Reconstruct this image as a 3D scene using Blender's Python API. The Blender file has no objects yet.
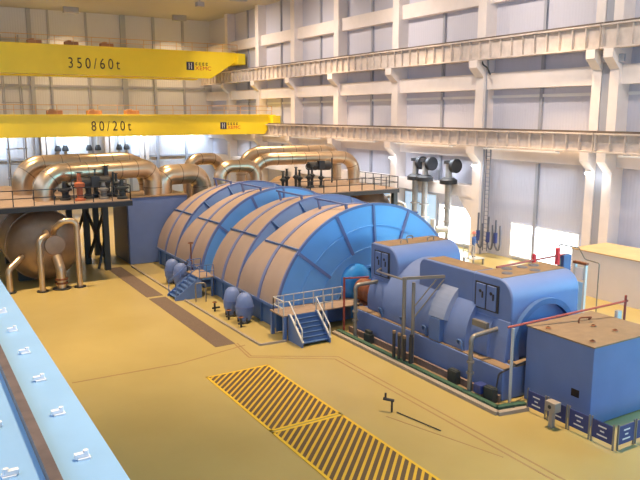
import bpy, bmesh, math, random
from mathutils import Vector, Matrix
random.seed(7)
PI = math.pi
S = bpy.context.scene
COL = S.collection

# ------------------------------------------------------------------ materials
def mat(name, color, rough=.5, metal=0., noise=.0, nscale=3., bump=0., spec=.5, coat=0., tint=None, emit=None, es=0):
    m = bpy.data.materials.new(name); m.use_nodes = True
    nt = m.node_tree; b = nt.nodes['Principled BSDF']
    b.inputs['Base Color'].default_value = (*color, 1)
    b.inputs['Roughness'].default_value = rough
    b.inputs['Metallic'].default_value = metal
    b.inputs['Specular IOR Level'].default_value = spec
    b.inputs['Coat Weight'].default_value = coat
    b.inputs['Coat Roughness'].default_value = .25
    if emit:
        b.inputs['Emission Color'].default_value = (*emit, 1); b.inputs['Emission Strength'].default_value = es
    if noise > 0 or bump > 0:
        tc = nt.nodes.new('ShaderNodeTexCoord'); n = nt.nodes.new('ShaderNodeTexNoise')
        n.inputs['Scale'].default_value = nscale; n.inputs['Detail'].default_value = 5
        nt.links.new(tc.outputs['Object'], n.inputs['Vector'])
        if noise > 0:
            r = nt.nodes.new('ShaderNodeValToRGB')
            c2 = tint or tuple(c * (1 - noise) for c in color)
            r.color_ramp.elements[0].position = .35; r.color_ramp.elements[1].position = .65
            r.color_ramp.elements[0].color = (*c2, 1); r.color_ramp.elements[1].color = (*color, 1)
            nt.links.new(n.outputs['Fac'], r.inputs['Fac']); nt.links.new(r.outputs['Color'], b.inputs['Base Color'])
        if bump > 0:
            bp = nt.nodes.new('ShaderNodeBump'); bp.inputs['Strength'].default_value = bump; bp.inputs['Distance'].default_value = .02
            nt.links.new(n.outputs['Fac'], bp.inputs['Height']); nt.links.new(bp.outputs['Normal'], b.inputs['Normal'])
    return m

def stripe_mat(name, c1, c2, period, dx, dy, duty=.5):
    m = mat(name, c1, .6); nt = m.node_tree; b = nt.nodes['Principled BSDF']
    tc = nt.nodes.new('ShaderNodeTexCoord'); sp = nt.nodes.new('ShaderNodeSeparateXYZ')
    nt.links.new(tc.outputs['Object'], sp.inputs[0])
    def M(op, a, b_):
        n = nt.nodes.new('ShaderNodeMath'); n.operation = op
        for i, v in enumerate((a, b_)):
            if isinstance(v, (int, float)): n.inputs[i].default_value = v
            else: nt.links.new(v, n.inputs[i])
        return n.outputs[0]
    s = M('ADD', M('MULTIPLY', sp.outputs[0], dx / period), M('MULTIPLY', sp.outputs[1], dy / period))
    g = M('GREATER_THAN', M('FRACT', s, 0.), duty)
    mx = nt.nodes.new('ShaderNodeMix'); mx.data_type = 'RGBA'
    nt.links.new(g, mx.inputs[0]); mx.inputs[6].default_value = (*c1, 1); mx.inputs[7].default_value = (*c2, 1)
    nt.links.new(mx.outputs[2], b.inputs['Base Color'])
    return m

def corrugated(name, color, axis, period, strength=.35):
    m = mat(name, color, .55); nt = m.node_tree; b = nt.nodes['Principled BSDF']
    tc = nt.nodes.new('ShaderNodeTexCoord'); w = nt.nodes.new('ShaderNodeTexWave')
    w.wave_type = 'BANDS'; w.bands_direction = axis
    w.inputs['Scale'].default_value = 2 * PI / (20 * period)
    nt.links.new(tc.outputs['Object'], w.inputs['Vector'])
    bp = nt.nodes.new('ShaderNodeBump'); bp.inputs['Strength'].default_value = strength; bp.inputs['Distance'].default_value = .03
    nt.links.new(w.outputs['Fac'], bp.inputs['Height']); nt.links.new(bp.outputs['Normal'], b.inputs['Normal'])
    return m

M = {}
M['floor'] = mat('ochre_epoxy_floor', (.44, .355, .132), .33, noise=.10, nscale=.35, spec=.5, tint=(.405, .32, .112))
M['grate'] = mat('brown_grating', (.16, .115, .085), .7, noise=.35, nscale=22)
M['joint'] = mat('floor_joint', (.33, .22, .10), .7)
M['wall'] = corrugated('wall_sheet', (.60, .60, .68), 'Y', .25)
M['wallfar'] = corrugated('far_wall_sheet', (.62, .62, .66), 'X', .3)
M['wallplain'] = mat('plain_wall', (.55, .53, .5), .7)
M['concrete'] = mat('white_painted_concrete', (.84, .77, .73), .6, noise=.05, nscale=1.2)
M['girt'] = mat('grey_girt', (.36, .37, .42), .55)
M['roof'] = mat('roof_sheet', (.5, .48, .45), .7)
M['rail_girder'] = mat('runway_girder_paint', (.68, .60, .54), .6, noise=.2, nscale=1.5)
M['rail_dark'] = mat('rail_dark', (.13, .10, .08), .6)
M['yellow'] = mat('crane_yellow', (1., .78, .03), .38, noise=.06, nscale=.4)
M['crane_rail'] = mat('crane_handrail_orange', (.62, .36, .15), .5)
M['ink'] = mat('black_lettering', (.05, .035, .02), .6)
M['navy'] = mat('navy_logo', (.02, .025, .07), .5)
M['white'] = mat('white_paint', (.8, .8, .8), .5)
M['redink'] = mat('red_lettering', (.6, .05, .03), .5)
M['blue'] = mat('machine_blue', (.11, .20, .45), .36, noise=.12, nscale=.7, coat=.15)
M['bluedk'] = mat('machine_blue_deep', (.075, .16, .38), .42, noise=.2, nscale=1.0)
M['panel'] = mat('cladding_grey', (.41, .315, .255), .38, noise=.07, nscale=.9, spec=.5)
M['rib'] = mat('rib_blue', (.15, .20, .42), .45)
M['endface'] = mat('end_cap_blue', (.17, .41, .82), .36, noise=.08, nscale=.6, coat=.15)
M['straplight'] = mat('pale_blue_strap', (.25, .31, .47), .4)
M['sidegrey'] = mat('dark_ladder_grey', (.16, .17, .22), .5)
M['step'] = mat('brown_step', (.26, .19, .16), .65, noise=.3, nscale=4)
M['drive'] = mat('faded_orange', (.50, .24, .11), .6)
M['steelpale'] = mat('weathered_grey_pipe', (.40, .40, .39), .5, noise=.2, nscale=2)
M['dome'] = mat('bright_blue_cap', (.03, .25, .70), .35)
M['genblue'] = mat('generator_blue', (.16, .235, .48), .45, noise=.08, nscale=.8, spec=.3)
M['dust'] = mat('dusty_top', (.27, .19, .115), .65, noise=.15, spec=.3, nscale=2.5)  # tan of upward faces, warm overhead light put into the colour
M['rust'] = mat('rust_brown', (.26, .085, .03), .65, noise=.4, nscale=6)
M['dark'] = mat('dark_steel', (.028, .03, .034), .5)
M['darkgreen'] = mat('dark_green_steel', (.03, .04, .042), .55)
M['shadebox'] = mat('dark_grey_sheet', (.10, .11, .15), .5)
M['clad'] = mat('aluminium_cladding', (.72, .56, .38), .30, metal=.9, noise=.12, nscale=1.1)
M['vessel'] = mat('vessel_cladding', (.38, .27, .19), .40, metal=.6, noise=.2, nscale=1.2)
M['steel'] = mat('galvanised_pipe', (.25, .24, .22), .42, metal=.4)
M['lightsteel'] = mat('light_grey_pipe', (.58, .60, .60), .45, metal=.1)
M['deck'] = mat('platform_deck', (.32, .24, .18), .6, noise=.2, nscale=3)
M['redpipe'] = mat('red_pipe', (.34, .075, .055), .5)
M['brightred'] = mat('bright_red_valve', (.75, .05, .06), .5)
M['green'] = mat('green_channel', (.045, .12, .075), .6, noise=.3, nscale=9)
M['kerb'] = mat('grey_kerb', (.33, .29, .24), .7)
M['girder'] = mat('light_blue_girder', (.30, .55, .86), .35, noise=.06, nscale=3)
M['clip'] = mat('white_clip', (.85, .87, .9), .4)  # white stands for the glare off the rail clips
M['railsteel'] = mat('worn_rail', (.17, .13, .12), .45, noise=.3, nscale=12)
M['shed'] = mat('cream_block_wall', (.86, .78, .75), .65, noise=.04, nscale=.8)
M['shedtop'] = mat('tan_roof', (.58, .42, .22), .65, noise=.12, nscale=1)
M['window'] = mat('frosted_daylight', (.8, .85, .9), .5, emit=(.86, .94, 1.), es=4.5)
M['window_dim'] = mat('bluish_daylight_glass', (.6, .7, .8), .4, emit=(.50, .74, 1.), es=.72)  # glow for added panes that brighten walls and hall
M['lamp'] = mat('lamp_lens', (.9, .9, .9), .4, emit=(1., .97, .92), es=14)
M['hatch'] = stripe_mat('hatch_stripes', (.10, .065, .03), (.62, .40, .03), .235, .707, -.707, .60)
M['hatchyellow'] = mat('hatch_border_yellow', (.72, .48, .03), .5)
M['sign'] = mat('dark_blue_sign', (.03, .05, .20), .45)
M['skin'] = mat('skin', (.55, .33, .24), .6)
M['shirt'] = mat('blue_workwear', (.06, .15, .42), .8)
M['trousers'] = mat('grey_trousers', (.33, .33, .37), .8)
M['helmet'] = mat('red_helmet', (.72, .25, .2), .4)
M['orange'] = mat('orange_paint', (.40, .11, .045), .55)
M['glass'] = mat('dark_glass', (.03, .022, .02), .2)

# ------------------------------------------------------------------ mesh helper (world coordinates)
class MB:
    def __init__(s): s.v = []; s.f = []
    def add(s, vs, fs):
        o = len(s.v); s.v += [tuple(v) for v in vs]; s.f += [tuple(i + o for i in f) for f in fs]; return s
    def box(s, x0, x1, y0, y1, z0, z1):
        s.add([(x, y, z) for z in (z0, z1) for y in (y0, y1) for x in (x0, x1)],
              [(0, 2, 3, 1), (4, 5, 7, 6), (0, 1, 5, 4), (2, 6, 7, 3), (0, 4, 6, 2), (1, 3, 7, 5)]); return s
    def bar(s, a, b, w, h=None):
        a = Vector(a); b = Vector(b); d = (b - a).normalized(); h = h or w
        u = Vector((0, 0, 1)) if abs(d.z) < .95 else Vector((0, 1, 0))
        p = d.cross(u).normalized(); q = p.cross(d)
        vs = []
        for c in (a, b):
            for i, j in ((-1, -1), (1, -1), (1, 1), (-1, 1)): vs.append(c + p * i * w / 2 + q * j * h / 2)
        s.add(vs, [(0, 1, 2, 3), (7, 6, 5, 4), (0, 4, 5, 1), (1, 5, 6, 2), (2, 6, 7, 3), (3, 7, 4, 0)]); return s
    def tube(s, pts, r, n=10, cap=True):
        pts = [Vector(p) for p in pts]; N = len(pts)
        rs = r if isinstance(r, (list, tuple)) else [r] * N
        vs = []; prev = None
        for i, p in enumerate(pts):
            d = (pts[min(i + 1, N - 1)] - pts[max(i - 1, 0)]).normalized()
            if prev is None:
                u = Vector((0, 0, 1)) if abs(d.z) < .9 else Vector((1, 0, 0))
                u = (u - d * u.dot(d)).normalized()
            else: u = (prev - d * prev.dot(d)).normalized()
            prev = u; w = d.cross(u)
            for k in range(n):
                t = 2 * PI * k / n; vs.append(p + (u * math.cos(t) + w * math.sin(t)) * rs[i])
        fs = [(i * n + k, i * n + (k + 1) % n, (i + 1) * n + (k + 1) % n, (i + 1) * n + k) for i in range(N - 1) for k in range(n)]
        if cap: fs += [tuple(range(n - 1, -1, -1)), tuple((N - 1) * n + k for k in range(n))]
        s.add(vs, fs); return s
    def path(s, pts, r, br, n=12, seg=6):
        """tube along a polyline with rounded bends of radius br"""
        return s.tube(bend(pts, br, seg), r, n)
    def lathe(s, prof, c, axis='Z', n=24, a0=0, a1=2 * PI):
        """prof: list of (radius, offset along axis)"""
        full = abs(a1 - a0 - 2 * PI) < 1e-6; m = n if full else n + 1; vs = []
        for r, h in prof:
            for k in range(m):
                t = a0 + (a1 - a0) * k / n; p, q = r * math.cos(t), r * math.sin(t)
                vs.append((c[0] + p, c[1] + q, c[2] + h) if axis == 'Z' else (c[0] + p, c[1] + h, c[2] + q) if axis == 'Y' else (c[0] + h, c[1] + p, c[2] + q))
        fs = []
        for i in range(len(prof) - 1):
            for k in range(n):
                k2 = (k + 1) % m; fs.append((i * m + k, i * m + k2, (i + 1) * m + k2, (i + 1) * m + k))
        s.add(vs, fs); return s
    def prism(s, poly, axis, a, b):
        """poly: 2-D outline, extruded along axis from a to b. X: (y,z)  Y: (x,z)  Z: (x,y)"""
        n = len(poly)
        def P(p, h): return (h, p[0], p[1]) if axis == 'X' else (p[0], h, p[1]) if axis == 'Y' else (p[0], p[1], h)
        vs = [P(p, a) for p in poly] + [P(p, b) for p in poly]
        fs = [tuple(range(n)), tuple(range(2 * n - 1, n - 1, -1))] + [(i, i + n, (i + 1) % n + n, (i + 1) % n) for i in range(n)]
        s.add(vs, fs); return s
    def build(s, name, m, parent=None, smooth=False, bevel=0):
        me = bpy.data.meshes.new(name)
        if parent is not None: org = wloc(parent)
        else:
            xs = [v[0] for v in s.v]; ys = [v[1] for v in s.v]; zs = [v[2] for v in s.v]
            org = Vector(((min(xs) + max(xs)) / 2, (min(ys) + max(ys)) / 2, min(zs)))
        me.from_pydata([(v[0] - org.x, v[1] - org.y, v[2] - org.z) for v in s.v], [], s.f)
        bm = bmesh.new(); bm.from_mesh(me); bmesh.ops.recalc_face_normals(bm, faces=bm.faces[:]); bm.to_mesh(me); bm.free()
        me.materials.append(m)
        o = bpy.data.objects.new(name, me); COL.objects.link(o)
        if parent is not None: o.parent = parent
        else: o.location = org
        if bevel:
            bv = o.modifiers.new('bevel', 'BEVEL'); bv.width = bevel; bv.segments = 2; bv.limit_method = 'ANGLE'
        if smooth: me.shade_smooth(); me.set_sharp_from_angle(angle=math.radians(40))
        return o

def wloc(o):
    v = Vector(o.location)
    while o.parent: o = o.parent; v += Vector(o.location)
    return v
def bend(pts, br, seg=6):
    pts = [Vector(p) for p in pts]; out = [pts[0]]
    for i in range(1, len(pts) - 1):
        a, b, c = pts[i - 1], pts[i], pts[i + 1]
        d1 = (a - b).normalized(); d2 = (c - b).normalized()
        ang = d1.angle(d2); t = min(br / math.tan(ang / 2), (a - b).length * .49, (c - b).length * .49)
        r = t * math.tan(ang / 2); cen = b + (d1 + d2).normalized() * (r / math.sin(ang / 2))
        p0 = b + d1 * t - cen; p1 = b + d2 * t - cen
        for k in range(seg + 1): out.append(cen + p0.normalized().slerp(p1.normalized(), k / seg) * p0.length if p0.length > 1e-6 else b)
    return out + [pts[-1]]
def tag(o, label=None, cat=None, group=None, kind=None):
    if label: o['label'] = label
    if cat: o['category'] = cat
    if group: o['group'] = group
    if kind: o['kind'] = kind
    return o
def thing(name, label, cat, loc, group=None):
    o = bpy.data.objects.new(name, None); COL.objects.link(o); o.location = loc; o.empty_display_size = .2
    return tag(o, label, cat, group)
def struct(name, mb, m, **k): return tag(mb.build(name, m, **k), kind='structure')
def dup(root, dx, label, group=None):
    r = root.copy(); COL.objects.link(r); r.location = Vector(root.location) + Vector(dx); r['label'] = label
    if group: r['group'] = group
    for ch in list(root.children):
        c = ch.copy(); COL.objects.link(c); c.parent = r
        for g in list(ch.children):
            d = g.copy(); COL.objects.link(d); d.parent = c
    return r
TRIM = [0]
def trim(mb, m, **k):
    TRIM[0] += 1; return struct('trim_%d' % TRIM[0], mb, m, **k)

# ------------------------------------------------------------------ camera
cam = bpy.data.cameras.new('camera'); co = bpy.data.objects.new('camera', cam); COL.objects.link(co)
Rm = Matrix(((0.85672931, -0.09162310, 0.50756305), (-0.51576631, -0.15219334, 0.84310278), (0., -0.98409471, -0.17764460)))
co.matrix_world = Matrix.Translation((0, 0, 11)) @ (Rm @ Matrix(((1, 0, 0), (0, -1, 0), (0, 0, -1)))).to_4x4()
cam.sensor_width = 36; cam.lens = 39.2625; cam.clip_end = 400
S.camera = co

# ------------------------------------------------------------------ setting
FY0, FY1, WX = -30, 97, 40.0
struct('floor', MB().box(-6, 41, FY0, FY1, -.3, 0), M['floor'])
struct('wall_right', MB().box(WX, WX + .4, FY0, FY1, 0, 24), M['wall'])
struct('wall_far', MB().box(-6, WX, FY1, FY1 + .4, 0, 24), M['wallfar'])
struct('wall_left', MB().box(-6.4, -6, FY0, FY1, 0, 24), M['wallplain'])
struct('ceiling', MB().box(-6, WX, FY0, FY1, 24, 24.4), M['roof'])
# unseen end wall behind the viewer, left open for an added glazed band
struct('wall_back', MB().box(-6, WX, FY0 - .4, FY0, 0, 4).box(-6, WX, FY0 - .4, FY0, 21, 24), M['wallplain'])

COLS = [7.2, 18.1, 28.9, 30.2, 40.8, 51.6, 61.5, 70.6, 79.6, 88.8]
for y in COLS:
    w = .34 if y in (28.9, 30.2) else .44
    m = MB().box(38.9, WX, y - w, y + w, 0, 24)
    # haunched corbels carrying the two runways
    for z in (8.55, 15.0):
        m.prism([(38.9, z - 1.25), (38.9, z), (38.15, z), (38.15, z - .55)], 'Y', y - w, y + w)
    trim(m, M['concrete'])
# longitudinal beams
trim(MB().box(39.15, WX, FY0, 29.5, 12.85, 14.05).box(39.15, WX, 29.6, FY1, 12.85, 14.05), M['concrete'])
trim(MB().box(39.3, WX, FY0, 29.5, 7.6, 8.55).box(39.3, WX, 29.6, FY1, 7.6, 8.55), M['concrete'])
trim(MB().box(39.0, WX, 41.2, FY1, 4.4, 5.35), M['concrete'])
trim(MB().box(39.3, WX, FY0, FY1, 19.2, 20.4), M['concrete'])
# chamfered haunch of the low beam at the column
trim(MB().prism([(41.24, 4.4), (43.0, 4.4), (41.24, 2.6)], 'X', 39.05, 39.6), M['concrete'])
# girts and posts of the wall bays
for y0, y1 in ((30.6, 40.4), (18.5, 28.5), (41.2, 51.2), (52, 61.1), (61.9, 70.2), (71, 79.2), (80, 88.4)):
    ym = (y0 + y1) / 2
    trim(MB().box(39.8, WX, ym - .12, ym + .12, 8.4, 24), M['girt'])
    trim(MB().box(39.8, WX, ym - .12, ym + .12, .1 if y0 < 35 else 5.35, 7.45), M['girt'])
    trim(MB().box(39.85, WX, y0, y1, 12.2, 12.4), M['white'])
# conduit and expansion joint at the double column
trim(MB().box(38.98, 39.3, 29.26, 29.84, 0, 24), M['girt'])
trim(MB().box(38.75, 38.9, 28.2, 30.9, 14.2, 14.65), M['girt'])
# frosted windows / lit openings and added glow panes of the wall bays
def window(n, x, y0, y1, z0, z1, m='window'):
    f = struct('window_%d' % n, MB().box(x - .05, x, y0 - .1, y1 + .1, z0 - .1, z0).box(x - .05, x, y0 - .1, y1 + .1, z1, z1 + .1).box(x - .05, x, y0 - .1, y0, z0, z1).box(x - .05, x, y1, y1 + .1, z0, z1), M['white'])
    MB().box(x - .02, x, y0, y1, z0, z1).build('pane', M[m], f)
window(1, 39.96, 31.6, 37.8, .3, 2.75)
window(2, 39.96, 41.9, 46.2, .3, 3.3)
window(3, 39.96, 46.7, 51.0, .3, 4.0, 'window_dim')  # added glowing pane, brightens the lower wall of this bay
window(4, 39.96, 52.3, 60.8, .3, 4.0, 'window_dim')
# unseen windows behind and beside the viewer, added to back the area lights
window(5, 39.96, 2.0, 18.0, 2.0, 12.0, 'window_dim')
f = struct('window_6', MB().box(-6, -5.92, -4.8, 85, 11.3, 11.5).box(-6, -5.92, -4.8, 85, 20.5, 20.7), M['white'])
MB().box(-6, -5.96, -4.8, 85, 11.5, 20.5).build('pane', M['window_dim'], f)
f = struct('window_7', MB().box(-5, 39, FY0 - .1, FY0 + .06, 4.0, 4.2).box(-5, 39, FY0 - .1, FY0 + .06, 20.0, 20.2), M['white'])
MB().box(-5, 39, FY0 - .04, FY0, 4.2, 20.0).build('pane', M['window_dim'], f)
# far wall: mullions, white posts, girts
for x, w, m in ((15.6, .5, 'girt'), (17.9, .25, 'girt'), (22.6, .25, 'girt'), (27.4, .7, 'girt'), (31.6, .35, 'girt'), (35.8, .3, 'girt'), (10.4, .3, 'girt'), (4, .4, 'girt')):
    trim(MB().box(x - w / 2, x + w / 2, 96.7, 97, 0, 24), M[m])
for x in (16.3, 16.95, 24.4, 25.1, 29.2, 29.9):
    trim(MB().box(x - .24, x + .24, 96.3, 97, 0, 10.2), M['concrete'])
for z in (10.2, 14.6, 5.2):
    trim(MB().box(-6, 38.9, 96.8, 97, z - .12, z + .12), M['girt'])
# floor strips and joints
for y0, y1 in ((40.75, 50.2), (30.0, 40.35)):
    trim(MB().box(12.22, 13.25, y0, y1, -.01, .012), M['grate'])
def joint(pts, w=.07, m='joint'):
    mb = MB()
    for a, b in zip(pts, pts[1:]):
        d = (Vector(b) - Vector(a)).normalized(); n = Vector((-d.y, d.x)) * w / 2
        a = Vector(a); b = Vector(b)
        mb.prism([a - n, b - n, b + n, a + n], 'Z', -.01, .008)
    trim(mb, M[m])
joint([(5.35, 28.86), (9.98, 28.75), (13.57, 29.57)], .08)
joint([(13.2, 30), (12.98, 27.87), (16.25, 25.67), (16.25, 8)], .07)
joint([(13.35, 30), (13.15, 28.0), (16.55, 25.85), (16.55, 8)], .07)
joint([(14.6, 19.5), (16.0, 15)], .05)
# low kerb round the turbine pit
kb = MB()
for a, b in (((13.95, 50.0), (13.95, 40.7)), ((13.95, 38.8), (14.15, 29.1)), ((14.15, 29.1), (15.5, 29.0))):
    kb.bar((*a, .05), (*b, .05), .1, .1)
trim(kb, M['kerb'])

# ------------------------------------------------------------------ crane runways
def runway(label, z0, z1, y0, y1):
    t = thing('crane_runway_girder', label, 'crane rail girder', (38.4, (y0 + y1) / 2, z0))
    web = MB().box(38.42, 38.5, y0, y1, z0 + .1, z1 - .1)
    n = int((y1 - y0) / 1.05)
    for i in range(n + 1):
        y = y0 + .05 + (y1 - y0 - .1) * i / n; web.box(38.22, 38.5, y - .03, y + .03, z0 + .1, z1 - .1)
    web.build('web', M['rail_girder'], t)
    MB().box(38.15, 38.75, y0, y1, z0, z0 + .1).build('flange', M['rail_girder'], t)
    MB().box(38.15, 38.75, y0, y1, z1 - .1, z1).build('flange', M['rail_girder'], t)
    MB().box(38.42, 38.5, y0, y1, z1, z1 + .14).build('rail', M['rail_dark'], t)
    return t
runway('lower crane runway girder on the white corbels, long stretch with the smaller crane', 8.55, 9.8, 29.62, 96.5)
runway('lower crane runway girder, short stretch right of the joint at the double column', 8.55, 9.8, -10, 29.55)
runway('upper crane runway girder carrying the bigger yellow crane, under the roof', 15.0, 16.5, 29.62, 96.5)
runway('upper crane runway girder, short stretch right of the double column', 15.0, 16.5, -10, 29.55)

# ------------------------------------------------------------------ cranes
def text(body, x, y, z, h, m, name, parent, sx=1., spacing=1.):
    cu = bpy.data.curves.new(name, 'FONT'); cu.body = body; cu.size = h * 1.42; cu.extrude = .006; cu.space_character = spacing
    o = bpy.data.objects.new('tmp', cu); COL.objects.link(o)
    dg = bpy.context.evaluated_depsgraph_get(); me = bpy.data.meshes.new_from_object(o.evaluated_get(dg))
    bpy.data.objects.remove(o); me.materials.clear(); me.materials.append(m)
    p = bpy.data.objects.new(name, me); COL.objects.link(p); p.parent = parent
    p.rotation_euler = (PI / 2, 0, 0); p.scale = (sx, 1, 1)
    p.location = Vector((x, y, z)) - wloc(parent)
    return p
def crane(label, y, z0, z1, xa, xb, txt, tx, tz, th, lx, lz, lh, tip):
    t = thing('overhead_crane', label, 'crane', ((xa + xb) / 2, y + 2, z0))
    prof = [(xa, z0), (xb - tip, z0), (xb - tip * .25, z0 + (z1 - z0) * .62), (xb, z0 + (z1 - z0) * .8), (xb, z1), (xa, z1)]
    MB().prism(prof, 'Y', y, y + 1.4).build('girder', M['yellow'], t, bevel=.03)
    MB().prism(prof, 'Y', y + 5.2, y + 6.6).build('girder', M['yellow'], t, bevel=.03)
    MB().box(xb - .9, xb + .15, y - .9, y + 7.4, z0 + (z1 - z0) * .55, z1 - .1).build('end_carriage', M['yellow'], t, bevel=.03)
    MB().box(xa, xb - 1, y - .12, y + .05, z1 - .06, z1 + .04).build('walkway_edge', M['yellow'], t)
    r = MB(); n = int((xb - xa) / 2)
    for i in range(n + 1):
        x = xa + (xb - .6 - xa) * i / n; r.bar((x, y - .05, z1), (x, y - .05, z1 + 1.0), .05)
    r.bar((xa, y - .05, z1 + 1.0), (xb - .6, y - .05, z1 + 1.0), .07); r.bar((xa, y - .05, z1 + .5), (xb - .6, y - .05, z1 + .5), .05)
    r.build('walkway_railing', M['crane_rail'], t)
    for x in (xa + 15.5, xa + 19.5, xa + 23.5):
        MB().box(x, x + 1.5, y + .3, y + 1.1, z1, z1 + .45).box(x + .3, x + .7, y + .2, y + 1, z1 + .45, z1 + .6).build('drive_box', M['drive'], t, bevel=.03)
    text(txt, tx, y - .012, tz, th, M['ink'], 'lettering', t, .78, 1.45)
    # maker's emblem: navy block with a white N, small characters above red letters
    MB().box(lx, lx + lh, y - .012, y - .002, lz, lz + lh).build('emblem', M['navy'], t)
    MB().bar((lx + lh * .34, y - .018, lz + lh * .12), (lx + lh * .34, y - .018, lz + lh * .88), lh * .08, .01).bar((lx + lh * .66, y - .018, lz + lh * .12), (lx + lh * .66, y - .018, lz + lh * .88), lh * .08, .01).bar((lx + lh * .34, y - .018, lz + lh * .85), (lx + lh * .66, y - .018, lz + lh * .15), lh * .09, .01).build('emblem_letter', M['white'], t)
    mb = MB()
    for i in range(4):
        x = lx + lh * 1.16 + i * lh * .46; a = lh * .3
        mb.box(x, x + a, y - .012, y - .002, lz + lh * .62, lz + lh * .69).box(x, x + a, y - .012, y - .002, lz + lh * .86, lz + lh * .92).box(x + a * .42, x + a * .6, y - .012, y - .002, lz + lh * .55, lz + lh * .98).box(x, x + a * .15, y - .012, y - .002, lz + lh * .62, lz + lh * .92)
    mb.build('emblem_characters', M['ink'], t)
    text('XEMC', lx + lh * 1.12, y - .012, lz + .02, lh * .48, M['redink'], 'emblem_name', t, 1.15, 1.05)
    return t
c1 = crane('smaller yellow overhead crane marked 80/20t, spanning low across the hall', 76, 8.65, 10.92, -2, 39.55, '80/20t', 17.7, 9.26, 1.02, 32.3, 9.28, .78, 1.5)
c2 = crane('bigger yellow overhead crane marked 350/60t, high under the roof', 85, 15.45, 18.7, -2, 39.3, '350/60t', 17.6, 16.2, 1.2, 31.8, 16.4, 1.0, 4.2)

# ------------------------------------------------------------------ low-pressure turbine casings
AX, AZ, RO = 21.9, .15, 6.05
TH0, TH1 = math.radians(10), math.radians(170)
def drop(t):  # how far the far lip of a drum lies below its near lip, by angle
    d = math.degrees(t); s = max(0, min(1, (d - 15) / 60)) if d <= 90 else max(0, min(1, (165 - d) / 60))
    return .50 * s * s * (3 - 2 * s)
def ext(t):  # the groove between the drums closes toward their feet
    d = math.degrees(t); d = max(d, 180 - d); s = max(0, min(1, (d - 128) / 34)); return s * s * (3 - 2 * s)
def shell(mb, prof, n=56, t0=TH0, t1=TH1, close=False):
    """prof: list of (r, y, k[, e]): radius r minus k*drop(angle), y plus e*ext(angle)"""
    vs = []
    for p in prof:
        r, y, k = p[:3]; e = p[3] if len(p) > 3 else 0
        for i in range(n + 1):
            t = t0 + (t1 - t0) * i / n; q = r - k * drop(t); vs.append((AX + q * math.cos(t), y + e * ext(t), AZ + q * math.sin(t)))
    m = n + 1; fs = []
    L = len(prof)
    for j in range(L if close else L - 1):
        for i in range(n): fs.append((j * m + i, j * m + i + 1, ((j + 1) % L) * m + i + 1, ((j + 1) % L) * m + i))
    mb.add(vs, fs); return mb
def drum(t, y0, y1, e=0):
    """one cladding drum, near lip at y0, far lip at y1"""
    d = shell(MB(), [(RO - .12, y0, 0), (RO, y0 + .02, 0), (RO, y1 - .02, 1, e), (RO - .12, y1, 1, e), (RO - .25, y1, 1, e), (RO - .25, y0, 0)], close=True).build('drum', M['panel'], t, smooth=True)
    ym = y0 + (y1 - y0) * .52
    shell(MB(), [(RO - .05, ym - .13, .5), (RO + .05, ym - .13, .5), (RO + .05, ym + .13, .5), (RO - .05, ym + .13, .5)], close=True).build('rib', M['rib'], d, smooth=True)
    shell(MB(), [(RO - .27, y0 - .03, 0), (RO + .045, y0 - .03, 0), (RO + .045, y0 + .10, 0), (RO - .27, y0 + .10, 0)], close=True).build('rib', M['rib'], d, smooth=True)
    # lifting beam lying along the crown
    for a in (104, 58):
        c, s_ = math.cos(math.radians(a)), math.sin(math.radians(a)); R1 = RO + .2
        p = lambda y, r=R1: (AX + r * c, y, AZ + r * s_)
        MB().bar(p(y0 + .25), p(y1 - .5), .10, .09).bar(p(y0 + .4, RO - .1), p(y0 + .4), .12).bar(p(y1 - .8, RO - .5), p(y1 - .8), .12).build('lifting_beam', M['rib'], d)
    # joint flange at 139 degrees and its mirror
    for a in (139.5, 40.5):
        c, s_ = math.cos(math.radians(a)), math.sin(math.radians(a)); e = drop(math.radians(a))
        MB().bar((AX + (RO + .02) * c, y0, AZ + (RO + .02) * s_), (AX + (RO + .02 - e) * c, y1, AZ + (RO + .02 - e) * s_), .12, .10).build('joint_flange', M['bluedk'], d)
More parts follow.
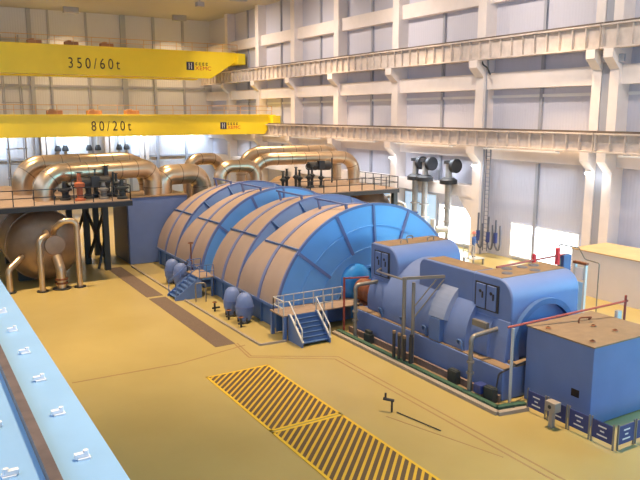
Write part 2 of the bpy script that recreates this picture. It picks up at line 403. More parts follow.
def lp_casing(label, ya):
    """ya: near end face.  near drum, groove, far drum, far end"""
    t = thing('turbine_casing', label, 'turbine', (AX, ya + 4.8, 0), 'low-pressure turbine casings')
    y1, y2, y3 = ya + 4.1, ya + 4.85, ya + 8.9
    drum(t, ya, y1, .70); drum(t, y2, y3)
    shell(MB(), [(RO - .02, y2, 0), (RO - .75, y1 + .1, 1), (RO - .75, y1 - .2, 1)]).build('groove', M['blue'], t, smooth=True)
    for a in (72, 108, 128):
        c, s_ = math.cos(math.radians(a)), math.sin(math.radians(a))
        MB().bar((AX + (RO - .02) * c, y2, AZ + (RO - .02) * s_), (AX + (RO - .9) * c, y1, AZ + (RO - .9) * s_), .12, .10).build('groove_stay', M['bluedk'], t)
    # end faces: shallow cones
    e = MB(); shell(e, [(RO - .1, ya - .035, 0), (4.85, ya - .12, 0), (3.7, ya - .24, 0), (2.75, ya - .34, 0), (2.6, ya - .2, 0), (2.6, ya + 1.2, 0)], t0=math.radians(4), t1=math.radians(176))
    e.build('end_cap', M['endface'], t, smooth=True)
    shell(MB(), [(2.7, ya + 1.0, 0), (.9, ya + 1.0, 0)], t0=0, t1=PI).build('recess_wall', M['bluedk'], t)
    for r, dy in ((4.85, .12), (3.7, .24), (2.72, .345)):
        shell(MB(), [(r - .06, ya - dy - .05, 0), (r + .06, ya - dy - .05, 0), (r + .06, ya - dy + .06, 0), (r - .06, ya - dy + .06, 0)], close=True, t0=math.radians(4), t1=math.radians(176)).build('ring', M['endface'], t, smooth=True)
    for a in (141, 113, 90, 66, 38):
        c, s_ = math.cos(math.radians(a)), math.sin(math.radians(a)); ri = 3.7
        MB().bar((AX + (RO - .05) * c, ya - .03, AZ + (RO - .05) * s_), (AX + ri * c, ya - .27, AZ + ri * s_), .12, .16).build('radial_rib', M['rib'], t)
    e = MB(); shell(e, [(RO - .3, y3 - .02, 1), (2.8, y3 + .4, 0)], t0=math.radians(4), t1=math.radians(176)); e.build('end_cap', M['endface'], t, smooth=True)
    # skirt box below the drums
    sk = MB().box(16.05, 27.75, ya + .05, y3 + .05, .02, 1.2)
    sk.build('skirt', M['bluedk'], t, bevel=.02)
    MB().box(15.9, 16.2, ya + .05, y3 + .05, 1.12, 1.26).build('skirt_flange', M['blue'], t)
    for i in range(7):
        y = ya + .6 + i * 1.3; MB().box(15.95, 16.06, y - .06, y + .06, .02, 1.12).build('stiffener', M['bluedk'], t)
    return t
lp1 = lp_casing('near low-pressure turbine casing, its blue ringed end cap facing the generator', 30.8)
lp2 = lp_casing('far low-pressure turbine casing beside the tall blue box, behind the near one', 41.15)
# bearing cap and coupling between turbine and generator
bc = thing('bearing_housing', 'bright blue domed bearing cap in the recess of the near turbine end', 'bearing', (AX, 31.0, 0))
MB().lathe([(1.15, 1.2), (1.15, -.1), (1.05, -.45), (.75, -.75), (.4, -.88), (0.01, -.92)], (20.65, 31.0, 2.1), 'Y', 28).build('dome', M['dome'], bc, smooth=True)
MB().box(19.9, 23.5, 30.62, 31.7, .02, 1.3).build('pedestal', M['dome'], bc, bevel=.03)
cp = thing('shaft_coupling', 'rust-brown shaft coupling guard between bearing cap and generator', 'coupling', (AX, 29.4, .0))
MB().lathe([(.01, 29.7), (.62, 29.7), (.62, 29.4), (.54, 29.3), (.54, 28.9), (.62, 28.8), (.62, 28.3), (.01, 28.3)], (20.55, 0, 1.85), 'Y', 28).build('guard', M['rust'], cp, smooth=True)
MB().box(20.15, 20.95, 28.4, 29.6, .02, 1.3).build('support', M['rust'], cp)

# capsule-shaped covers along the skirt (two pairs)
def capsule(x, y, label):
    t = thing('capsule_cover', label, 'cover', (x, y, 0), 'blue capsule covers along the turbine')
    pts = [(.02, 1.62), (.2, 1.57), (.35, 1.43), (.45, 1.15), (.49, .82), (.47, .5), (.38, .24), (.32, .1)]
    MB().lathe([(r, z) for r, z in pts], (x, y, 0), 'Z', 20).build('shell', M['genblue'], t, smooth=True)
    MB().lathe([(.47, .84), (.51, .84), (.51, .9), (.47, .9)], (x, y, 0), 'Z', 20).build('band', M['rib'], t, smooth=True)
    for k in range(3):
        a = k * 2.09 + .4; px, py = x + .36 * math.cos(a), y + .36 * math.sin(a)
        MB().tube([(px, py, .0), (px, py, .55)], .05, 8).build('leg', M['dark'], t)
capsule(14.85, 43.6, 'blue capsule cover at the far side of the small stair, farther of its pair')
capsule(14.9, 42.1, 'blue capsule cover next to the small stair, nearer of the far pair')
capsule(15.15, 34.6, 'blue capsule cover below the near casing, farther of the near pair')
capsule(15.2, 33.1, 'blue capsule cover nearest the big stair, nearer of the near pair')

# ------------------------------------------------------------------ stairs
def rail(mb, pts, h=.72, rods=2, w=.045, posts=None):
    pts = [Vector(p) for p in pts]
    for a, b in zip(pts, pts[1:]):
        n = max(1, round((b - a).length / .55))
        for k in range(rods): mb.bar(a + Vector((0, 0, h * (k + 1) / rods)), b + Vector((0, 0, h * (k + 1) / rods)), w)
        for i in range(n + 1):
            p = a.lerp(b, i / n); mb.bar(p, p + Vector((0, 0, h)), w)
    return mb
st = thing('access_stair', 'bigger blue stair and landing in front of the near turbine end', 'stair', (16.5, 29, 0))
N = 6; Z = 1.25
for s_, x in ((0, 15.75), (1, 17.3)):
    MB().prism([(27.75, 0), (29.2, 0), (29.2, Z + .05), (29.0, Z + .05), (27.75, .22)], 'X', x - .03, x + .03).build('stringer', M['blue'], st)
    MB().bar((x, 27.72, .26), (x, 29.0, Z + .1), .09, .05).build('stringer_edge', M['lightsteel'], st)
for i in range(N):
    z = Z * (i + 1) / (N + 1); y = 27.85 + 1.2 * i / N
    MB().box(15.76, 17.29, y, y + .24, z - .03, z).box(15.76, 17.29, y + .2, y + .24, z, z + Z / (N + 1)).build('tread', M['bluedk'], st)
MB().box(15.45, 20.3, 29.15, 30.6, Z - .06, Z).build('landing', M['deck'], st)
for x, y in ((15.55, 29.2), (17.9, 29.2), (20.1, 29.2), (15.55, 30.5)):
    MB().box(x - .08, x + .08, y - .08, y + .08, 0, Z - .06).build('post', M['blue'], st)
MB().box(15.7, 20.2, 30.35, 30.45, .1, Z - .06).build('back_plate', M['bluedk'], st)
rail(MB(), [(15.5, 29.2, Z), (15.5, 30.3, Z), (19.6, 30.3, Z)]).build('railing', M['lightsteel'], st)
rail(MB(), [(17.35, 29.2, Z), (18.3, 29.2, Z)]).build('railing', M['lightsteel'], st)
for x in (15.75, 17.3):
    MB().bar((x, 27.8, .85), (x, 29.1, Z + .72), .05).bar((x, 27.8, .1), (x, 27.8, .85), .05).bar((x, 28.45, .6), (x, 28.45, 1.4), .04).build('handrail', M['lightsteel'], st)
s2 = thing('access_stair', 'smaller blue stair rising sideways between the capsule covers', 'stair', (14.8, 39.8, 0))
MB().prism([(13.4, 0), (15.1, 0), (15.1, 1.25), (14.95, 1.25), (13.4, .15)], 'Y', 39.02, 39.08).build('stringer', M['blue'], s2)
MB().prism([(13.4, 0), (15.1, 0), (15.1, 1.25), (14.95, 1.25), (13.4, .15)], 'Y', 40.35, 40.41).build('stringer', M['blue'], s2)
for i in range(6):
    z = 1.25 * (i + 1) / 7; x = 13.48 + 1.45 * i / 6
    MB().box(x, x + .26, 39.08, 40.35, z - .03, z).box(x + .22, x + .26, 39.08, 40.35, z, z + .16).build('tread', M['bluedk'], s2)
MB().box(14.95, 16.0, 39.0, 41.2, 1.19, 1.25).build('landing', M['deck'], s2)
for x, y in ((15.05, 41.1), (15.8, 41.1), (15.8, 39.1)): MB().box(x - .05, x + .05, y - .05, y + .05, 0, 1.19).build('post', M['blue'], s2)
rail(MB(), [(15.0, 40.45, 1.25), (15.0, 41.15, 1.25), (15.9, 41.15, 1.25)]).build('railing', M['blue'], s2)
rail(MB(), [(15.0, 39.05, 1.25), (15.9, 39.05, 1.25)]).build('railing', M['blue'], s2)
for y in (39.05, 40.38):
    MB().bar((13.5, y, .95), (15.0, y, 1.97), .045).bar((13.5, y, .1), (13.5, y, .95), .045).bar((14.25, y, .7), (14.25, y, 1.46), .045).build('handrail', M['blue'], s2)
# hoop rail and small pipe tree beside the pit
hp = MB().path([(14.4, 38.2, 0), (14.4, 38.2, 1.15), (14.95, 38.0, 1.15), (14.95, 38.0, 0)], .045, .15)
tag(hp.build('hoop_guard', M['steel'], smooth=True), 'grey pipe hoop guard standing right of the small stair', 'guard rail')
pt = thing('valve_stand', 'thin rusty valve stand with handwheel by the small stair landing', 'valve', (15.2, 41.9, 0))
MB().tube([(15.45, 41.6, 0), (15.45, 41.6, 2.9)], .05, 8).build('stem', M['rust'], pt)
MB().lathe([(.16, 0), (.2, .03), (.16, .06)], (15.45, 41.6, 2.9), 'Z', 14).build('handwheel', M['rust'], pt)
# low pipework at the feet of the near capsule pair
for i, (x, y, l) in enumerate(((14.6, 35.8, 'farthest'), (14.62, 33.9, 'middle'), (14.62, 32.3, 'nearest'))):
    t = thing('drain_valve', 'small dark drain valve on the kerb by the near capsule covers, %s of three' % l, 'valve', (x, y, 0))
    MB().tube([(x, y, 0), (x, y, .5)], .06, 8).tube([(x - .15, y, .2), (x + .3, y, .2)], .06, 8).build('body', M['dark'], t)
    MB().lathe([(.1, 0), (.15, .03), (.1, .06)], (x, y, .5), 'Z', 12).build('handwheel', M['rust'], t)

# ------------------------------------------------------------------ generator
g = thing('generator', 'long blue generator with two hooded end housings in line with the turbine', 'generator', (21.8, 23.5, 0))
GX, GY0, GY1 = 21.8, 18.25, 28.55
MB().box(19.2, 24.4, GY0, GY1, .02, 1.3).build('plinth', M['genblue'], g, bevel=.03)
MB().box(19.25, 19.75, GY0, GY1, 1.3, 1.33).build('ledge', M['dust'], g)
# lower casing: slanted side
MB().prism([(19.75, 1.3), (19.86, 2.3), (19.97, 2.95), (23.85, 2.95), (23.95, 2.3), (24.05, 1.3)], 'Y', GY0 + .48, GY1 - .55).build('lower_casing', M['genblue'], g, bevel=.04)
# round stator casing between the hoods
MB().lathe([(.05, 19.6), (2.15, 19.6), (2.15, 28.0), (.05, 28.0)], (GX, 0, 1.75), 'Y', 48).build('stator_casing', M['genblue'], g, smooth=True)
MB().lathe([(.05, 20.6), (2.42, 20.6), (2.42, 22.0), (.05, 22.0)], (GX, 0, 1.7), 'Y', 48).build('stator_band', M['genblue'], g, smooth=True)
MB().lathe([(.05, 22.6), (2.42, 22.6), (2.42, 26.4), (.05, 26.4)], (GX, 0, 1.7), 'Y', 48).build('stator_band', M['genblue'], g, smooth=True)
# saddle strap
MB().lathe([(2.4, 21.75), (2.68, 21.75), (2.68, 22.75), (2.4, 22.75)], (GX, 0, 1.7), 'Y', 14, math.radians(98), math.radians(165)).build('saddle_strap', M['straplight'], g)
MB().box(19.18, 19.7, 21.95, 22.65, 1.36, 2.35).build('saddle_block', M['blue'], g, bevel=.02)
def hood(y0, y1, x0, x1, z0, z1, rn, rf):
    pr = [(y0, z0)]   # outline in the (y, z) plane, rounded at the near and far top corners
    for k in range(9):
        q = PI - PI / 2 * k / 8; pr.append((y0 + rn + rn * math.cos(q), z1 - rn + rn * math.sin(q)))
    for k in range(7):
        q = PI / 2 - PI / 2 * k / 6; pr.append((y1 - rf + rf * math.cos(q), z1 - rf + rf * math.sin(q)))
    pr.append((y1, z0))
    return MB().prism(pr, 'X', x0, x1)
hn = hood(20.85, 24.4, 20.0, 21.2, 1.4, 4.57, .05, .4).build('end_housing', M['genblue'], g, smooth=True, bevel=.06)
h1 = hood(18.7, 20.9, 20.0, 23.9, 1.4, 4.58, .8, .15).build('end_housing', M['genblue'], g, smooth=True, bevel=.06)
h2 = hood(26.0, 28.25, 20.0, 24.0, 1.4, 4.66, .9, .15).build('end_housing', M['genblue'], g, smooth=True, bevel=.06)
def lit_top(x0, x1, y0, y1, z, h): MB().box(x0, x1, y0, y1, z - .02, z + .012).build('dusty_top', M['dust'], h)  # thin tan sheet painting the warm light on a housing top
lit_top(20.1, 23.8, 19.4, 20.8, 4.58, h1); lit_top(20.1, 21.1, 20.95, 24.0, 4.57, hn); lit_top(20.1, 23.9, 26.85, 28.15, 4.66, h2)
def access(y0, y1, z0, z1, h, n):
    f = MB().box(19.95, 20.02, y0 - .06, y1 + .06, z0 - .06, z1 + .06).build('access_frame', M['dark'], h)
    w = (y1 - y0) / n
    for i in range(n):
        a = y0 + w * i + .05; b = y0 + w * (i + 1) - .05
        d = MB().box(19.90, 19.97, a, b, z0, z1).build('access_panel', M['genblue'], f, bevel=.015)
        MB().box(19.86, 19.9, a + .08, a + .14, (z0 + z1) / 2 - .06, (z0 + z1) / 2 + .2).build('handle', M['dark'], f)
        MB().tube([(19.88, (a + b) / 2, z1 - .3), (19.91, (a + b) / 2, z1 - .3)], .07, 12).build('peephole', M['dark'], f)
access(19.45, 20.65, 3.2, 4.2, h1, 2); access(26.7, 27.8, 3.15, 4.3, h2, 2)
# near end: ring flange, shaft cover, bearing ledge
MB().lathe([(1.55, 18.72), (1.55, 18.5), (1.78, 18.5), (1.78, 18.72)], (GX, 0, 1.95), 'Y', 40).build('end_ring', M['bluedk'], g, smooth=True)
MB().lathe([(.01, 18.45), (.8, 18.45), (.95, 18.72)], (GX, 0, 1.95), 'Y', 30).build('shaft_cover', M['blue'], g, smooth=True)
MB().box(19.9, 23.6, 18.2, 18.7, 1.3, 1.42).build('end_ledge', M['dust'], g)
for (x, y) in ((20.9, 19.9), (21.5, 20.5), (22.3, 20.4), (22.3, 19.7), (23.0, 20.4)):
    MB().lathe([(.01, .05), (.2, .05), (.24, 0)], (x, y, 4.58), 'Z', 16).build('cover_plate', M['shadebox'], g)
for (x, y) in ((21.2, 27.1), (22.1, 27.8), (22.9, 27.1)):
    MB().path([(x - .2, y, 4.66), (x - .2, y, 4.86), (x + .2, y, 4.86), (x + .2, y, 4.66)], .03, .08, 8).build('lifting_lug', M['steel'], g)
for y in (24.9, 26.6, 21.0, 23.3):
    MB().path([(19.55, y, 1.3), (19.3, y, 1.75), (19.3, y - .3, 1.75), (19.3, y - .35, 1.36)], .045, .12, 8).build('lug', M['bluedk'], g)
# dark patches: terminal box on the ledge
MB().box(19.55, 19.72, 19.6, 20.4, 2.5, 2.75).build('cable_box', M['steel'], g)

# ------------------------------------------------------------------ exciter enclosure
ex = thing('exciter_enclosure', 'plain blue steel box with dark little window at the near end of the generator', 'machine enclosure', (22, 16.5, 0))
MB().box(20.2, 23.95, 15.0, 18.05, 0.02, 2.95).build('casing', M['genblue'], ex, bevel=.03)
MB().box(20.16, 23.99, 14.96, 18.09, 2.95, 3.0).build('dusty_top', M['dust'], ex)  # tan lid, light from above in its colour
MB().box(20.185, 20.21, 15.5, 15.85, .93, 1.22).build('window', M['glass'], ex, bevel=.01)
for x, y in ((20.5, 17.3), (20.6, 15.4), (22.2, 16.6), (22.4, 15.8)):
    MB().lathe([(.06, .02), (.11, .05), (.06, .08)], (x, y, 3.0), 'Z', 14).build('lifting_eye', M['rust'], ex)
MB().path([(22.1, 17.2, 3.0), (22.1, 17.2, 3.22), (22.6, 17.0, 3.22), (22.8, 17.3, 3.02)], .03, .1, 8).build('top_pipe', M['rust'], ex)
# warning boards on chain posts round it
def board(x, y, along, label):
    t = thing('barrier_board', label, 'barrier board', (x, y, 0), 'dark blue barrier boards round the steel box')
    if along == 'Y':
        MB().box(x - .02, x + .02, y - .42, y + .42, .18, .82).build('panel', M['sign'], t)
        for z, w in ((.66, .16), (.5, .08), (.34, .2)): MB().box(x - .028, x - .02, y - w, y + w, z - .025, z + .025).build('marking', M['white'], t)
        for d in (-.42, .42): MB().box(x - .03, x + .03, y + d - .02, y + d + .02, 0, .9).build('post', M['steel'], t)
    else:
        MB().box(x - .42, x + .42, y - .02, y + .02, .18, .82).build('panel', M['sign'], t)
        for z, w in ((.66, .16), (.5, .08), (.34, .2)): MB().box(x - w, x + w, y - .028, y - .02, z - .025, z + .025).build('marking', M['white'], t)
        for d in (-.42, .42): MB().box(x + d - .02, x + d + .02, y - .03, y + .03, 0, .9).build('post', M['steel'], t)
for i, y in enumerate((16.75, 15.8, 14.85, 13.9)):
    board(19.45, y, 'Y', 'blue barrier board left of the steel box, ' + ('the farthest, by the green channel', 'beside the junction box', 'third from the green channel', 'the nearest, at its corner')[i])
for i, x in enumerate((20.0, 20.95, 21.9, 22.85)):
    board(x, 13.4, 'X', 'blue barrier board before the near face of the steel box, ' + ('first from its left corner', 'second from its left corner', 'third from its left corner', 'fourth from its left corner')[i])
jb = thing('junction_box', 'beige junction box on a short post beside the barrier boards', 'junction box', (19.1, 15.75, 0))
MB().box(19.02, 19.18, 15.65, 15.81, 0, .62).build('post', M['kerb'], jb)
MB().box(18.95, 19.28, 15.5, 15.95, .62, .98).build('box', M['kerb'], jb, bevel=.02)
MB().tube([(18.93, 15.73, .8), (18.96, 15.73, .8)], .07, 12).build('knockout', M['dark'], jb)

# ------------------------------------------------------------------ channel, kerb and pipework along the generator
ch = thing('drain_channel', 'green drain channel with grey kerb running along the generator foot', 'drain channel', (18.4, 23, 0))
def strip(pts, w, z, h, m, nm):
    mb = MB()
    for a, b in zip(pts, pts[1:]): mb.bar((*a, z + h / 2), (*b, z + h / 2), w, h)
    mb.build(nm, M[m], ch)
strip([(18.2, 28.9), (18.2, 17.45), (19.5, 17.2)], .22, 0, .14, 'kerb', 'kerb')
strip([(18.42, 28.8), (18.42, 17.7), (19.6, 17.42)], .22, 0, .22, 'green', 'channel')
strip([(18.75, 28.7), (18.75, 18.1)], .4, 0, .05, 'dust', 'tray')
strip([(19.05, 28.7), (19.05, 18.2)], .12, 0, .32, 'step', 'step')
def stanchion(label, pts, r, m='steel', fl=True, name='bent_pipe', cat='pipe'):
    t = thing(name, label, cat, pts[0])
    MB().path(pts, r, .22, 12, 6).build('pipe', M[m], t, smooth=True)
    if fl:
        for z in (.06, .9, 1.35): MB().lathe([(r, 0), (r * 1.6, 0), (r * 1.6, .08), (r, .08)], (pts[0][0], pts[0][1], z), 'Z', 14).build('flange', M[m], t)
    return t
stanchion('grey bent pipe entering the generator at its coupling end', [(18.72, 27.7, 0), (18.72, 27.7, 2.72), (20.02, 27.55, 2.78)], .095)
stanchion('grey bent pipe with couplings entering the near generator housing', [(18.6, 19.4, 0), (18.6, 19.4, 2.42), (20.02, 19.35, 2.55)], .095)
# pipe post with red header
ph = thing('pipe_header', 'dark red overhead pipe on grey posts above the blue steel box', 'pipe', (19.53, 18.15, 0))
MB().tube([(19.4, 18.02, 0), (19.4, 18.02, 3.0)], .06, 10).build('post', M['lightsteel'], ph)
MB().tube([(19.2, 18.1, 3.05), (24.6, 16.9, 3.62)], .045, 8).build('header', M['redpipe'], ph)
MB().tube([(24.5, 16.92, 0), (24.5, 16.92, 3.85)], .05, 8).build('post', M['redpipe'], ph)
MB().box(24.05, 24.3, 16.9, 17.05, 2.75, 3.25).build('gauge_box', M['lightsteel'], ph)
# cooling frame in front of the stator
fr = thing('hose_gantry', 'grey pipe frame with braced arm standing before the generator', 'frame', (18.7, 23.6, 0))
MB().tube([(18.65, 23.75, 0), (18.65, 23.75, 3.9)], .09, 10).build('post', M['steel'], fr)
MB().tube([(18.85, 23.35, 0), (18.85, 23.35, 3.75)], .08, 10).build('post', M['steel'], fr)
MB().bar((18.6, 23.85, 3.85), (20.3, 22.45, 4.05), .12).build('arm', M['steel'], fr)
MB().bar((18.85, 23.35, 2.6), (19.6, 22.75, 3.9), .05).build('brace', M['steel'], fr)
MB().bar((18.85, 23.35, 2.1), (19.9, 22.6, 3.9), .05).build('brace', M['steel'], fr)
MB().box(20.15, 20.35, 22.3, 22.5, 3.4, 4.35).build('end_block', M['dark'], fr)
MB().path([(18.65, 23.75, 3.8), (18.9, 25.2, 3.7), (19.4, 26.9, 3.5), (20.0, 27.3, 3.5)], .05, .4, 8).build('side_pipe', M['steel'], fr)
for i, (x, y, h) in enumerate(((18.42, 24.0, 1.35), (18.5, 23.72, 1.3), (18.55, 23.4, 1.25), (18.6, 23.0, 1.4))):
    t = thing('hose_standpipe', ('black standpipe with tan cap at the frame foot, farthest of four', 'black standpipe with tan cap at the frame foot, second farthest of four', 'black standpipe with tan cap at the frame foot, third of four', 'thick black standpipe at the frame foot, nearest of four')[i], 'standpipe', (x, y, .2), 'black standpipes at the frame foot')
    MB().tube([(x - .1, y, .22), (x - .1, y, h)], .075 if i < 3 else .1, 10).build('pipe', M['dark'], t)
    MB().tube([(x - .1, y, h), (x - .1, y, h + .12)], .08, 10).build('cap', M['dust'] if i < 3 else M['dark'], t)
pm = thing('oil_pump', 'small dark blue pump motor at the foot of the near bent pipe', 'pump', (18.8, 19.0, 0))
MB().box(18.55, 18.95, 18.75, 19.15, .25, .62).build('motor', M['sign'], pm, bevel=.04)
MB().box(18.6, 18.9, 18.8, 19.1, 0.05, .25).build('base', M['dust'], pm)
for i, (x, y) in enumerate(((18.85, 20.6), (18.8, 18.45), (18.85, 26.7))):
    tag(MB().box(x - .14, x + .14, y - .25, y + .25, .04, .62 if i < 2 else .5).box(x - .1, x + .1, y - .2, y + .2, .5, .66).build('control_box', M['darkgreen'], bevel=.02), ('dark control box in the tray left of the near bent pipe', 'dark green control box right of the pump motor', 'dark control box near the coupling end of the tray')[i], 'control box')
tag(MB().path([(18.9, 18.3, .4), (19.1, 18.35, 1.15), (19.5, 17.95, 1.5), (20.3, 18.12, 1.5)], .035, .2, 8).build('hose', M['dark'], smooth=True), 'dark bent hose running to the plinth end by the grey post', 'hose')
tag(MB().bar((20.2, 28.65, 2.75), (18.9, 29.1, 2.75), .07).tube([(18.95, 29.08, .02), (18.95, 29.08, 2.8)], .06, 8).build('pipe_gallows', M['redpipe']), 'rusty pipe gallows standing before the coupling', 'pipe')

# floor items
def hatch(y0, y1, label):
    t = thing('floor_hatch', label, 'hatch', (11.8, (y0 + y1) / 2, 0))
    MB().box(10.42, 13.22, y0, y1, -.02, .014).build('cover', M['hatch'], t)
    MB().box(10.34, 10.44, y0 - .08, y1 + .08, -.02, .02).box(13.2, 13.3, y0 - .08, y1 + .08, -.02, .02).box(10.34, 13.3, y0 - .08, y0 + .02, -.02, .02).box(10.34, 13.3, y1 - .02, y1 + .08, -.02, .02).build('border', M['hatchyellow'], t)
hatch(20.65, 26.5, 'yellow and black striped floor hatch in the open floor, the farther one')
hatch(14.6, 20.4, 'yellow and black striped floor hatch nearer the viewer, mostly out of view')
fs = thing('floor_tap', 'small dark tap stub with thin rod on the ochre floor', 'tap', (15.0, 19.7, 0))
MB().tube([(15.0, 19.7, 0), (15.0, 19.7, .5)], .04, 8).build('stub', M['dark'], fs)
MB().tube([(14.78, 19.95, .5), (15.06, 19.64, .46)], .06, 8).tube([(14.85, 19.9, .5), (14.85, 19.9, .72)], .04, 8).build('tap', M['dark'], fs)
tag(MB().tube([(15.12, 19.55, .03), (15.5, 17.5, .03)], .022, 6).build('thin_rod', M['dark']), 'thin dark rod lying on the floor behind the tap stub', 'rod')

# ------------------------------------------------------------------ tall blue box, vessels, crossover pipes, platforms
tb = thing('valve_enclosure', 'tall plain blue box with tan top beside the far turbine casing', 'machine enclosure', (16, 52.5, 0))
MB().box(14.05, 18.6, 50.5, 54.6, .02, 4.95).build('casing', M['genblue'], tb, bevel=.03)
MB().box(14.0, 18.65, 50.45, 54.65, 4.95, 5.02).build('dusty_top', M['dust'], tb)  # tan sheet, overhead light painted on the box top
MB().box(14.01, 14.06, 50.75, 54.55, .1, 4.9).build('side_panel', M['shadebox'], tb)  # dark sheet paints the shade on this side of the blue box

def vessel(label, cx, y0, y1, cz, r, mirror=1):
    t = thing('reheater_vessel', label, 'vessel', (cx, (y0 + y1) / 2, 0))
    prof = [(r, y1), (r, y0)] + [(r * math.cos(a), y0 - 1.3 * math.sin(a)) for a in [PI / 2 * k / 8 for k in range(1, 8)]] + [(.02, y0 - 1.3)]
    MB().lathe(prof, (cx, 0, cz), 'Y', 40).build('shell', M['vessel'], t, smooth=True)
    for y in (y0 + .1, y0 + 3.2, y0 + 6.4, y0 + 9.6): MB().lathe([(r, y), (r + .04, y), (r + .04, y + .12), (r, y + .12)], (cx, 0, cz), 'Y', 40).build('band', M['vessel'], t, smooth=True)
    MB().lathe([(.02, -1.52), (.62, -1.5), (.66, -1.42), (.62, -.8)], (cx + .45 * mirror, y0, cz + .15), 'Y', 26).build('manhole_cover', M['vessel'], t, smooth=True)
    for y in (y0 + 1.5, y0 + 8, y0 + 14):
        MB().box(cx - 1.5, cx + 1.5, y - .25, y + .25, 0, cz - r * .6).build('saddle', M['darkgreen'], t)
    return t
vessel('big metal-clad vessel under the left platform, its domed end facing the viewer', 7.7, 48.0, 66, 2.55, 2.3)
vessel('metal-clad vessel beyond the turbine under the right platform', 35.0, 49.5, 66, 2.55, 2.0, -1)
def floor_pipe(label, pts, r, n='riser_pipe'):
    t = thing(n, label, 'pipe', (pts[0][0], pts[0][1], 0))
    MB().path(pts, r, .4, 14, 6).build('pipe', M['clad'], t, smooth=True)
    MB().lathe([(r, .0), (r * 1.9, .0), (r * 1.9, .07), (r, .07)], (pts[0][0], pts[0][1], .0), 'Z', 18).build('floor_plate', M['dark'], t)
    return t
floor_pipe('thin clad pipe with a left-hand crook before the vessel end', [(7.05, 45.5, 0), (7.05, 45.5, 3.3), (7.6, 45.9, 3.5), (7.65, 46.85, 3.55)], .19)
p = floor_pipe('short thick clad pipe under the manhole of the vessel', [(8.25, 45.7, 0), (8.25, 45.75, 1.3), (8.15, 46.3, 2.0)], .3)
MB().lathe([(.3, 0), (.4, 0), (.4, .1), (.3, .1)], (8.25, 45.7, .35), 'Z', 18).build('flange', M['rust'], p)
MB().lathe([(.3, 0), (.4, 0), (.4, .1), (.3, .1)], (8.25, 45.7, .6), 'Z', 18).build('flange', M['rust'], p)
floor_pipe('tall clad pipe looping over the manhole of the vessel', [(9.35, 45.6, 0), (9.35, 45.6, 4.35), (8.55, 45.7, 4.35), (8.15, 46.1, 3.9), (8.1, 46.95, 3.3)], .19)
floor_pipe('low clad pipe bending to the vessel at the left edge of the photo', [(5.25, 46.2, 0), (5.25, 46.2, 1.45), (6.2, 47.0, 2.1)], .2)

def crossover(label, pts, r, br=1.6):
    t = thing('crossover_pipe', label, 'pipe', pts[0])
    P = bend(pts, br, 10)
    pp = MB().tube(P, r, 20).build('pipe', M['clad'], t, smooth=True)
    # cladding seams
    acc = 0
    for a, b in zip(P, P[1:]):
        L = (b - a).length; k = 1.3 - acc
        while k < L:
            c = a.lerp(b, k / L); d = (b - a).normalized() * .03; MB().tube([c - d, c + d], r + .012, 20).build('seam', M['vessel'], pp, smooth=True); k += 1.3
        acc = (acc + L) % 1.3
    return t
crossover('front crossover pipe arching from the left vessel to the tall blue box', [(8.1, 49.3, 4.3), (8.1, 49.3, 7.05), (16.3, 51.5, 7.05), (16.3, 51.5, 5.0)], .68, 2.1)
crossover('rear crossover pipe arching over the left vessel behind the front one', [(7.5, 54.1, 4.3), (7.5, 54.1, 7.35), (17.2, 55.6, 7.35), (17.2, 55.6, 0)], .7, 2.2)
crossover('short clad elbow rising from the tall blue box toward the turbine', [(17.1, 51.9, 5.0), (17.1, 51.9, 6.4), (20.6, 52.6, 6.4), (20.6, 52.6, 4.0)], .78, 1.2)
crossover('clad inverted bend left of the far casing crown', [(21.0, 56.5, 4.0), (21.0, 56.5, 7.2), (24.2, 57.2, 7.2), (24.2, 57.2, 4.0)], .5, 1.1)
crossover('fat clad bend standing above the far casing crown', [(22.6, 53.5, 4.0), (22.6, 53.5, 6.75), (25.8, 53.3, 6.75), (25.8, 53.3, 4.0)], .52, 1.0)
crossover('front crossover pipe arching to the right platform', [(26.0, 54.6, 3.5), (26.0, 54.6, 7.15), (35.9, 53.6, 7.15), (35.9, 53.6, 4.3)], .55, 1.9)
crossover('rear crossover pipe arching to the right platform behind the front one', [(26.6, 58.0, 3.0), (26.6, 58.0, 7.6), (36.4, 57.4, 7.6), (36.4, 57.4, 4.3)], .5, 1.9)

ip = thing('turbine_casing', 'metal-clad turbine casing behind the far blue casing, below the clad bends', 'turbine', (22.5, 55.5, 0))
MB().lathe([(.05, 51.6), (2.2, 51.6), (2.9, 52.6), (2.9, 58.5), (2.0, 59.6), (.05, 59.6)], (22.5, 0, 1.6), 'Y', 36).build('shell', M['vessel'], ip, smooth=True)
MB().box(19.8, 25.2, 51.5, 59.8, .02, 1.4).build('skirt', M['bluedk'], ip, bevel=.03)
def platform(label, x0, x1, y0, y1, z, legs, hr):
    t = thing('service_platform', label, 'platform', ((x0 + x1) / 2, (y0 + y1) / 2, 0))
    MB().box(x0, x1, y0, y1, z - .06, z).build('deck', M['deck'], t)
    MB().box(x0, x1, y0, y0 + .15, z - .38, z - .06).box(x0, x1, y1 - .15, y1, z - .38, z - .06).box(x1 - .15, x1, y0 + .15, y1 - .15, z - .38, z - .06).build('edge_beam', M['dark'], t)
    for x, y in legs: MB().box(x - .2, x + .2, y - .2, y + .2, 0, z - .38).build('column', M['darkgreen'], t)
    r = MB()
    for pts in hr:
        pts = [Vector((*p, z)) for p in pts]
        for a, b in zip(pts, pts[1:]):
            n = max(1, round((b - a).length / 1.25))
            for k in (.5, 1.0): r.bar(a + Vector((0, 0, k)), b + Vector((0, 0, k)), .05)
            for i in range(n + 1): q = a.lerp(b, i / n); r.bar(q, q + Vector((0, 0, 1.0)), .055)
    r.build('railing', M['dark'], t)
    return t
